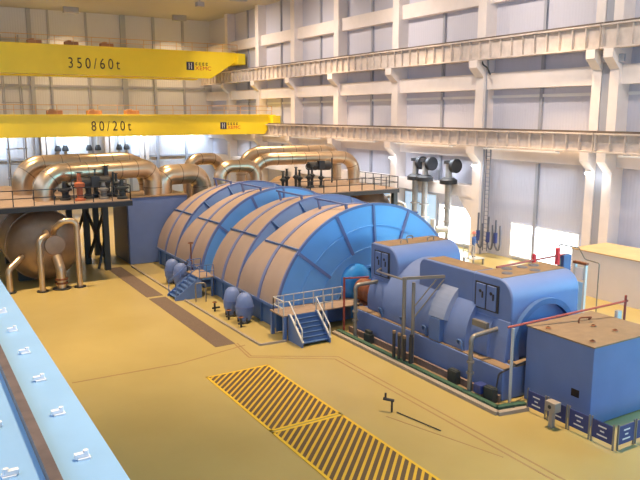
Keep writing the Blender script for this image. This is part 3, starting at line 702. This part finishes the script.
pl = platform('left service platform on dark legs above the big vessel', 1, 13.3, 46.6, 56, 5.3, [(12.2, 49.8), (11.5, 52.6), (10.9, 55.6), (3, 55.6), (12.9, 55.6)], [((1, 46.7), (13.2, 46.7)), ((13.2, 46.7), (13.2, 50.3))])
for a, b in (((12.2, 49.8, 4.4), (11.5, 52.6, .3)), ((12.2, 49.8, .4), (11.5, 52.6, 4.2)), ((11.5, 52.6, 4.2), (10.9, 55.6, .4)), ((11.6, 49.9, .1), (12.2, 50.2, 2.2))):
    MB().bar(a, b, .16).build('brace', M['dark'], pl)
pr = platform('right service platform with black railing beyond the turbine', 26.6, 36.6, 47.6, 58.6, 4.75, [(36.3, 47.9), (37, 58), (29, 58.2), (28.4, 52.4)], [((26.6, 47.7), (36.5, 47.7)), ((36.5, 47.7), (36.5, 55))])
# valve gear on both platforms
def valve(x, y, z, h, label, m='dark', w=.35):
    t = thing('steam_valve', label, 'valve', (x, y, z))
    MB().lathe([(.01, 0), (w, 0), (w, .12), (w * .55, .2), (w * .6, h * .45), (w, h * .52), (w, h * .62), (w * .5, h * .68), (w * .35, h), (.01, h)], (x, y, z), 'Z', 16).build('body', M[m], t, smooth=True)
    MB().lathe([(w * .6, h), (w * .8, h + .03), (w * .6, h + .06)], (x, y, z), 'Z', 16).build('handwheel', M['darkgreen'], t)
    MB().bar((x - w * 1.3, y, z + h * .57), (x + w * 1.3, y, z + h * .57), .12).build('yoke', M['dark'], t)
for x, y, h, m, l in ((10.2, 48.0, 1.85, 'orange', 'orange-painted valve column on the left platform'),
                      (9.4, 48.8, 1.2, 'dark', 'short dark valve left of the orange one on the left platform'),
                      (11.0, 49.0, 1.5, 'darkgreen', 'dark valve just right of the orange column on the left platform'),
                      (11.8, 48.2, 1.15, 'steel', 'short grey valve near the right end of the left platform railing'),
                      (12.4, 49.6, 2.1, 'dark', 'tall dark valve under the front left crossover pipe'),
                      (12.9, 47.6, 1.3, 'darkgreen', 'dark green valve at the front right corner of the left platform'),
                      (12.8, 51.2, 1.7, 'dark', 'dark valve farther back by the tall blue box')):
    valve(x, y, 5.3, h, l, m)
for i, (x, y, h) in enumerate(((9.9, 50.6, 1.3), (10.6, 50.2, 1.7), (11.3, 50.8, 1.2), (11.6, 49.6, 1.9), (12.1, 51.4, 1.5), (12.9, 49.0, 1.6), (8.9, 50.4, .9))):
    valve(x, y, 5.3, h, 'slim dark valve in the crowded row under the left crossover pipes, ' + ('second', 'third', 'fourth', 'fifth', 'sixth', 'last', 'first')[i] + ' from the left', 'darkgreen' if i % 2 else 'dark', .2)
for i in range(7):
    x = 27.4 + i * .62
    valve(x, 51.5 + (i % 2) * .5, 4.75, 1.5 + .15 * (i % 3), 'dark valve in the row under the right crossover pipe, ' + ('first', 'second', 'third', 'fourth', 'fifth', 'sixth', 'last')[i] + ' from the left', 'dark' if i % 3 else 'darkgreen', .22)
# hanging control gear below the pipes
for x, y, z, l in ((11.4, 49.0, 6.05, 'dark actuator cluster fixed below the front left crossover pipe'), (31.6, 52.6, 6.2, 'dark actuator cluster fixed below the front right crossover pipe')):
    t = thing('valve_actuator', l, 'actuator', (x, y, z))
    MB().lathe([(.01, -1.1), (.36, -1.1), (.4, -.4), (.3, 0), (.42, .3), (.42, 1.0), (.01, 1.0)], (x, y, z + .35), 'X', 18).build('cylinder', M['dark'], t, smooth=True)
    MB().box(x - .3, x + .3, y - .5, y - .1, z, z + .8).build('gear_case', M['dark'], t, bevel=.04)
    MB().lathe([(.26, -.02), (.34, 0), (.26, .02)], (x - 1.3, y - .4, z + .35), 'Y', 18).build('handwheel', M['darkgreen'], t)
    MB().tube([(x + 1.3, y, z - 1.2), (x + 1.3, y, z + 1.0)], .07, 8).build('post', M['darkgreen'], t)
# white looped pipes by the right vessel
tag(MB().path([(37.2, 50.4, 0), (37.2, 50.4, 3.6), (37.2, 49.5, 3.9), (37.2, 49.1, 3.0), (37.2, 48.4, 3.4), (37.2, 47.5, 3.3), (37.2, 47.4, 0)], .14, .3, 10).build('looped_pipe', M['lightsteel'], smooth=True), 'white looped pipe rising behind the turbine crown', 'pipe')

# ------------------------------------------------------------------ right wall equipment
for i, y in enumerate((47.9, 46.6, 43.6)):
    l = ('farthest of the three in the bay', 'middle of the three in the bay', 'nearest of the three, by the column')[i]
    t = thing('valve_pipe', 'tall grey wall pipe with black collar and bend, ' + l, 'pipe', (38.5, y, 0), 'grey vertical pipes in the wall bay')
    MB().tube([(38.55, y, 0.0), (38.55, y, 1.8), (38.55, y, 1.85), (38.55, y, 7.1)], [.15, .15, .27, .27], 14).build('pipe', M['steelpale'], t, smooth=True)
    for z in (3.3, 2.2): MB().lathe([(.25, 0), (.44, 0), (.44, .1), (.25, .1)], (38.55, y, z), 'Z', 18).build('flange', M['steelpale'], t)
    MB().lathe([(.3, 0), (.72, 0), (.72, .32), (.45, .5), (.3, .5)], (38.55, y, 5.36), 'Z', 20).build('collar', M['dark'], t, smooth=True)
    MB().lathe([(.01, -.18), (.58, -.18), (.58, .18), (.01, .18)], (38.75, y - .55, 6.85), 'Y', 20).build('valve_head', M['dark'], t, smooth=True)
    MB().lathe([(.3, 0), (.42, 0), (.42, .25), (.3, .25)], (38.55, y, 7.0), 'Z', 18).build('clamp', M['dark'], t)
vm = thing('valve_manifold', 'small grey and black valve manifold at the foot of the nearest wall pipe', 'valve', (37.6, 43.4, 0))
MB().tube([(37.6, 43.9, 1.6), (38.5, 43.4, 1.6)], .3, 12).tube([(37.7, 44.4, 1.0), (37.7, 44.4, 2.4)], .22, 12).build('body', M['lightsteel'], vm, smooth=True)
for y, z in ((43.0, .9), (42.5, .6), (43.4, .5)): MB().lathe([(.01, 0), (.28, 0), (.28, .3), (.12, .4), (.12, .8), (.01, .8)], (37.5, y, z - .5 if z < .6 else z - .6 if z < .8 else z - .9), 'Z', 14).build('actuator', M['dark'], vm, smooth=True)
# cables and ladder beside the column
ld = thing('wall_ladder', 'grey wall ladder fixed beside the white column', 'ladder', (39.3, 39.9, 0))
for y in (39.65, 40.1): MB().bar((39.25, y, .3), (39.25, y, 8.3), .06).build('rail', M['sidegrey'], ld)
for i in range(24): MB().bar((39.25, 39.65, .5 + i * .33), (39.25, 40.1, .5 + i * .33), .035).build('rung', M['sidegrey'], ld)
for i, (y, x) in enumerate(((40.0, 38.6), (39.0, 38.7), (38.4, 38.9))):
    t = thing('hose_reel_drop', 'dark hose hanging in a loop by the column foot, ' + ('farthest', 'middle', 'nearest')[i] + ' of three', 'hose', (x, y, 0), 'hoses hanging by the column')
    MB().path([(x, y, 3.4 - .2 * i), (x - .05, y, 1.0), (x - .02, y - .35, .5), (x, y - .5, 1.2), (x + .02, y - .42, 2.6)], .075, .2, 8).build('hose', M['shadebox'], t, smooth=True)
    MB().tube([(x, y, 2.0), (x - .04, y, 1.2)], .15, 8).build('grip', M['sign'], t)
for y0, z in ((30.2, 7.2), (40.8, 7.05), (51.6, 7.1)):
    t = thing('corbel_lamp', 'small white lamp on the corbel of the ' + {30.2: 'double column', 40.8: 'column by the wall ladder', 51.6: 'column beyond the right platform'}[y0], 'lamp', (38.7, y0, z), 'lamps under the runway corbels')
    MB().lathe([(.01, -.14), (.12, -.1), (.16, 0), (.01, 0.02)], (38.6, y0, z), 'Z', 14).build('lens', M['lamp'], t)
    MB().box(38.5, 38.9, y0 - .12, y0 + .12, z + .02, z + .12).build('bracket', M['white'], t)
# upper fire pipe on the column
tag(MB().path([(38.7, 40.5, 15.15), (38.7, 40.3, 14.7), (38.6, 39.7, 14.4), (38.6, 39.4, 13.9)], .06, .3, 8).build('drooping_cable', M['dark'], smooth=True), 'black cable drooping from the upper runway by the ladder column', 'cable')
tag(MB().bar((39.2, 40.3, 0), (39.2, 40.3, 15.1), .12).build('conduit', M['girt']), 'grey vertical conduit running up the wall at the right of the ladder column', 'conduit')

# ------------------------------------------------------------------ cream block, panels behind the generator
sh = thing('cream_block', 'long cream-painted concrete block with tan top by the right wall', 'block', (37, 22, 0))
MB().box(35.5, 38.85, 12, 28.5, .0, 2.74).build('walls', M['shed'], sh)
MB().box(35.45, 38.9, 11.95, 28.55, 2.74, 2.8).build('roof', M['shedtop'], sh)
cb = thing('door_frame', 'tall narrow steel frame with rusty top box between generator and cream block', 'frame', (30, 23.45, 0))
for y in (23.15, 23.8): MB().box(29.92, 30.08, y - .06, y + .06, 0, 3.3).build('post', M['lightsteel'], cb)
MB().box(29.9, 30.1, 23.05, 23.9, 3.3, 3.42).build('lintel', M['rust'], cb)
MB().box(29.9, 30.1, 23.25, 23.7, 2.5, 3.1).build('top_box', M['shed'], cb)
MB().box(29.96, 30.04, 23.22, 23.74, 0, 2.35).build('leaf', M['girder'], cb)
rr = thing('hose_rail', 'red pipe rail on posts behind the near generator housing', 'pipe', (28.3, 25, 0))
MB().tube([(25.5, 25, 3.35), (30.6, 25, 3.5)], .06, 8).build('rail', M['redpipe'], rr)
for x in (26.4, 28.6, 30.2): MB().tube([(x, 25, 0), (x, 25, 3.3)], .05, 8).build('post', M['steel'], rr)
MB().tube([(28.2, 25, 3.3), (28.2, 25, 3.75)], .11, 8).build('valve', M['brightred'], rr)
MB().tube([(30.0, 25, 3.0), (30.0, 25, 3.9)], .13, 8).build('valve', M['brightred'], rr)
MB().box(30.3, 30.9, 24.8, 25.2, 2.6, 3.5).build('blue_box', M['bluedk'], rr, bevel=.02)
wl = thing('pipe_gantry', 'thin bent pipe gantry standing before the cream block', 'frame', (31.5, 25, 0))
MB().path([(31, 25.75, 0), (31, 25.75, 3.9), (31.2, 24.6, 3.85)], .04, .1, 8).build('pipe', M['steel'], wl)
MB().path([(31.2, 24.6, 3.85), (31.8, 24.6, 3.15), (31.8, 23.7, 3.1), (31.8, 23.7, 0)], .035, .1, 8).build('pipe', M['steel'], wl)
MB().box(31.6, 32.0, 23.55, 23.85, 0, .06).build('foot', M['dark'], wl)

# ------------------------------------------------------------------ far wall equipment
for i, x in enumerate((18.0, 18.95, 22.0, 23.15, 26.0, 27.0)):
    t = thing('vent_pipe', 'pale vertical pipe with black clamp on the far wall, ' + ('first', 'second', 'third', 'fourth', 'fifth', 'sixth')[i] + ' from the left', 'pipe', (x, 96.2, 0), 'pale pipes on the far wall')
    MB().tube([(x, 96.2, 0), (x, 96.2, 10.0)], .2, 10).build('pipe', M['lightsteel'], t, smooth=True)
    MB().lathe([(.2, 0), (.42, 0), (.42, .3), (.24, .75), (.2, .75)], (x, 96.2, 6.2), 'Z', 14).build('clamp', M['dark'], t, smooth=True)
sc = thing('scaffold_tower', 'dark scaffold tower against the far wall at the left edge', 'scaffold', (13, 95.5, 0))
for x in (11.9, 13.9):
    for y in (94.6, 96.2): MB().tube([(x, y, 0), (x, y, 20.5)], .09, 8).build('standard', M['girt'], sc)
for i in range(11):
    z = 1 + 1.9 * i; MB().bar((11.7, 94.6, z), (14.1, 94.6, z), .1).bar((11.7, 96.2, z), (14.1, 96.2, z), .1).bar((11.9, 94.5, z + .1), (11.9, 96.3, z + .1), .1).bar((13.9, 94.5, z + .1), (13.9, 96.3, z + .1), .1).build('ledger', M['girt'], sc)
tag(MB().box(9.6, 10.5, 95.6, 96.6, 0, 1.9).box(9.55, 10.55, 95.55, 95.6, .9, 1.75).build('switch_cabinet', M['white'], bevel=.02), 'small white cabinet at the foot of the far wall by the scaffold', 'cabinet')

# ------------------------------------------------------------------ near crane runway under the viewer
ng = thing('crane_runway_girder', 'light blue near runway girder right below the viewer', 'crane rail girder', (.2, 8, 8.6))
MB().box(-.35, .66, -3, 60, 9.5, 9.6).build('top_flange', M['girder'], ng)
MB().box(.05, .15, -3, 60, 8.1, 9.5).build('web', M['girder'], ng)
MB().box(-.3, .6, -3, 60, 8.0, 8.1).build('bottom_flange', M['girder'], ng)
MB().box(.40 - .022, .40 + .022, -3, 60, 9.6, 9.65).build('rail', M['railsteel'], ng)
MB().box(.10, .13, -3, 60, 9.6, 9.63).build('conductor_strip', M['sign'], ng)
for i in range(26):
    y = 2.3 + i * .5
    for sx, x in ((1, .545), (-1, .26)):
        k = MB().box(x - .026, x + .026, y - .022, y + .022, 9.6, 9.608)
        k.prism([(x - .036 * sx, 9.605), (x + .028 * sx, 9.605), (x + .008 * sx, 9.625), (x - .036 * sx, 9.625)], 'Y', y - .012, y + .012)
        k.lathe([(.012, 0), (.012, .03), (.001, .03)], (x + .01 * sx, y, 9.605), 'Z', 6)
        k.build('rail_clip', M['clip'], ng)

# ------------------------------------------------------------------ worker by the column
def person(x, y, rz, label):
    z0 = .5; t = thing('person', label, 'person', (x, y, z0)); t.rotation_euler = (0, 0, rz); t.scale = (1.06,) * 3
    vs = [(0, 0, .95, .15), (0, 0, 1.15, .145), (0, .01, 1.36, .17), (0, .0, 1.50, .065), (0, -.015, 1.58, .075), (0, -.02, 1.68, .10), (0, -.01, 1.76, .07),
          (.1, 0, .88, .095), (.12, -.03, .50, .07), (.13, .02, .10, .05), (.14, -.12, .05, .045),
          (-.1, 0, .88, .095), (-.12, .06, .50, .07), (-.13, .06, .10, .05), (-.14, -.08, .05, .045),
          (.2, 0, 1.42, .07), (.26, -.02, 1.15, .05), (.2, -.2, 1.0, .04), (.17, -.28, .97, .04),
          (-.2, 0, 1.42, .07), (-.27, .0, 1.15, .05), (-.25, -.1, .92, .04), (-.24, -.14, .84, .04)]
    es = [(0, 1), (1, 2), (2, 3), (3, 4), (4, 5), (5, 6), (0, 7), (7, 8), (8, 9), (9, 10), (0, 11), (11, 12), (12, 13), (13, 14), (2, 15), (15, 16), (16, 17), (17, 18), (2, 19), (19, 20), (20, 21), (21, 22)]
    me = bpy.data.meshes.new('body'); me.from_pydata([v[:3] for v in vs], es, [])
    o = bpy.data.objects.new('body', me); COL.objects.link(o); o.parent = t
    sk = o.modifiers.new('skin', 'SKIN'); o.modifiers.new('sub', 'SUBSURF').render_levels = 1
    for i, v in enumerate(vs): me.skin_vertices[0].data[i].radius = (v[3], v[3])
    me.skin_vertices[0].data[0].use_root = True
    dg = bpy.context.evaluated_depsgraph_get(); nm = bpy.data.meshes.new_from_object(o.evaluated_get(dg))
    o.modifiers.clear(); o.data = nm
    nm.materials.clear()
    for k in ('shirt', 'trousers', 'skin', 'dark'): nm.materials.append(M[k])
    for p in nm.polygons:
        c = p.center
        p.material_index = 3 if c.z < .1 else 2 if c.z > 1.5 or (c.z < 1.0 and c.y < -.22) or (c.x < -.18 and c.z < .9 and c.z > .7) else 1 if c.z < .98 and abs(c.x) < .2 else 0
        p.use_smooth = True
    h = MB().lathe([(.165, 1.70), (.14, 1.71), (.135, 1.78), (.10, 1.85), (.02, 1.87)], (x, y - .0, z0), 'Z', 18)
    hm = h.build('helmet', M['helmet'], t, smooth=True)
    MB().lathe([(.001, -.02), (.02, -.01), (.02, .01), (.001, .03)], (x, y - .125, z0 + 1.655), 'Z', 8).build('nose', M['skin'], t)
    return t
sp = thing('step_platform', 'low pale step platform under the standing worker behind the generator', 'platform', (36, 37.7, 0))
MB().box(35.45, 36.6, 37.1, 38.3, .45, .5).build('deck', M['lightsteel'], sp)
for x, y in ((35.55, 37.2), (36.5, 37.2), (35.55, 38.2), (36.5, 38.2)): MB().box(x - .05, x + .05, y - .05, y + .05, 0, .45).build('leg', M['steel'], sp)
rail(MB(), [(35.5, 38.25, .5), (35.5, 37.15, .5)], 1.0).build('railing', M['lightsteel'], sp)
person(36.0, 37.7, .5, 'person in blue shirt and pale red helmet standing by the column behind the generator')

# ------------------------------------------------------------------ lights
W = bpy.data.worlds.new('world'); S.world = W; W.use_nodes = True
W.node_tree.nodes['Background'].inputs[0].default_value = (.45, .68, 1., 1); W.node_tree.nodes['Background'].inputs[1].default_value = .35
def area(name, loc, rot, sx, sy, e, c, spread=180):
    l = bpy.data.lights.new(name, 'AREA'); l.shape = 'RECTANGLE'; l.size = sx; l.size_y = sy; l.energy = e; l.color = c; l.spread = math.radians(spread)
    o = bpy.data.objects.new(name, l); COL.objects.link(o); o.location = loc; o.rotation_euler = rot; return o
WARM = (1, .70, .42)
for i, y in enumerate((18, 32, 46, 60, 74, 93)):
    for x in (6, 20, 34):
        yy = 5 if (x, y) == (6, 18) else y
        t = thing('high_bay_lamp', 'grey high bay lamp hung under the roof', 'lamp', (x, yy, 23.2), 'high bay lamps under the roof')
        MB().box(x - .9, x + .9, yy - .35, yy + .35, 23.3, 23.99).build('housing', M['girt'], t)
        area('high_bay_light', (x, yy, 23.25), (0, 0, 0), 1.6, .6, 1080 if y < 90 else 700, WARM, 68 if y < 90 else 120)
    if y > 90: continue
    t = thing('flood_lamp', 'grey flood lamp under the roof aimed at the right wall', 'lamp', (31, y + 4, 22.8), 'flood lamps aimed at the right wall')
    MB().box(30.6, 31.4, y + 3.6, y + 4.4, 23.0, 23.5).box(30.95, 31.05, y + 3.95, y + 4.05, 23.5, 23.99).build('housing', M['girt'], t)
    area('flood_light', (31.1, y + 4, 22.8), (0, math.radians(-38), 0), .8, .8, 680, (1., .84, .72), 120)  # flood added to brighten the right wall
area('end_window_light', (17, FY0 + .2, 12), (PI / 2, 0, 0), 44, 16, 5200, (.42, .62, 1.))  # unseen cool fill, added for faces turned toward the viewer
area('right_window_light', (39.3, 10, 7), (0, math.radians(84), 0), 10, 16, 7600, (.19, .69, 1.))
area('side_window_light', (-5.85, 40, 16), (0, -PI / 2, 0), 9, 90, 1500, (.92, .80, 1.))  # unseen fill from the left, added to lift the side faces
for i, (y0, y1) in enumerate(((18.6, 28.4), (31, 40), (41.6, 51), (52.2, 60.8), (62, 70), (71, 79), (80, 88))):
    t = thing('strip_lamp', 'white strip lamp under the lower runway, ' + ('first', 'second', 'third', 'fourth', 'fifth', 'sixth', 'seventh')[i] + ' bay from the right', 'lamp', (37.9, (y0 + y1) / 2, 8.35), 'strip lamps under the lower runway')
    MB().box(37.8, 38.0, y0 + 1, y1 - 1, 8.4, 8.5).build('housing', M['white'], t)
    for y in (y0 + 1.3, y1 - 1.3): MB().bar((37.9, y, 8.52), (38.6, y, 8.52), .05).build('arm', M['girt'], t)
    area('strip_light', (37.9, (y0 + y1) / 2, 8.38), (0, math.radians(-20), 0), .2, y1 - y0 - 2, 330 if i == 2 else 130, (.80, .89, 1.), 95)  # strip added as fill for the lower right wall
for i, x in enumerate((1, 10, 19, 28, 36)):
    t = thing('strip_lamp', 'wall washing strip lamp on the far wall behind the smaller crane, ' + ('first', 'second', 'third', 'fourth', 'fifth')[i] + ' from the left', 'lamp', (x, 95, 9.4), 'strip lamps on the far wall')
    MB().box(x - 2.4, x + 2.4, 94.5, 94.65, 9.3, 9.5).build('housing', M['white'], t)
    for dx in (-2, 2): MB().box(x + dx - .05, x + dx + .05, 94.65, 96.8, 9.38, 9.44).build('bracket', M['girt'], t)
    area('wall_washer', (x, 94.7, 9.4), (-PI / 3.2, 0, PI), 4.6, .2, 620, (.60, .79, 1.), 140)  # cool fill added behind the crane to lift the far wall
area('side_glow', (39.4, 44.0, 2.2), (0, PI / 2, 0), 3, 4, 250, (.85, .93, 1))
for y0, z in ((30.2, 7.2), (40.8, 7.05), (51.6, 7.1)):
    l = bpy.data.lights.new('corbel_bulb', 'POINT'); l.energy = 40; l.color = (.9, .95, 1); l.shadow_soft_size = .12
    o = bpy.data.objects.new('corbel_bulb', l); COL.objects.link(o); o.location = (38.2, y0 - .8, z - .3)

vs_ = S.view_settings; vs_.view_transform = 'Standard'; vs_.look = 'None'; vs_.exposure = 0.; vs_.gamma = 1.; vs_.use_curve_mapping = False
S.cycles.max_bounces = 6; S.cycles.diffuse_bounces = 4; S.cycles.sample_clamp_indirect = 6
S.cycles.use_denoising = True
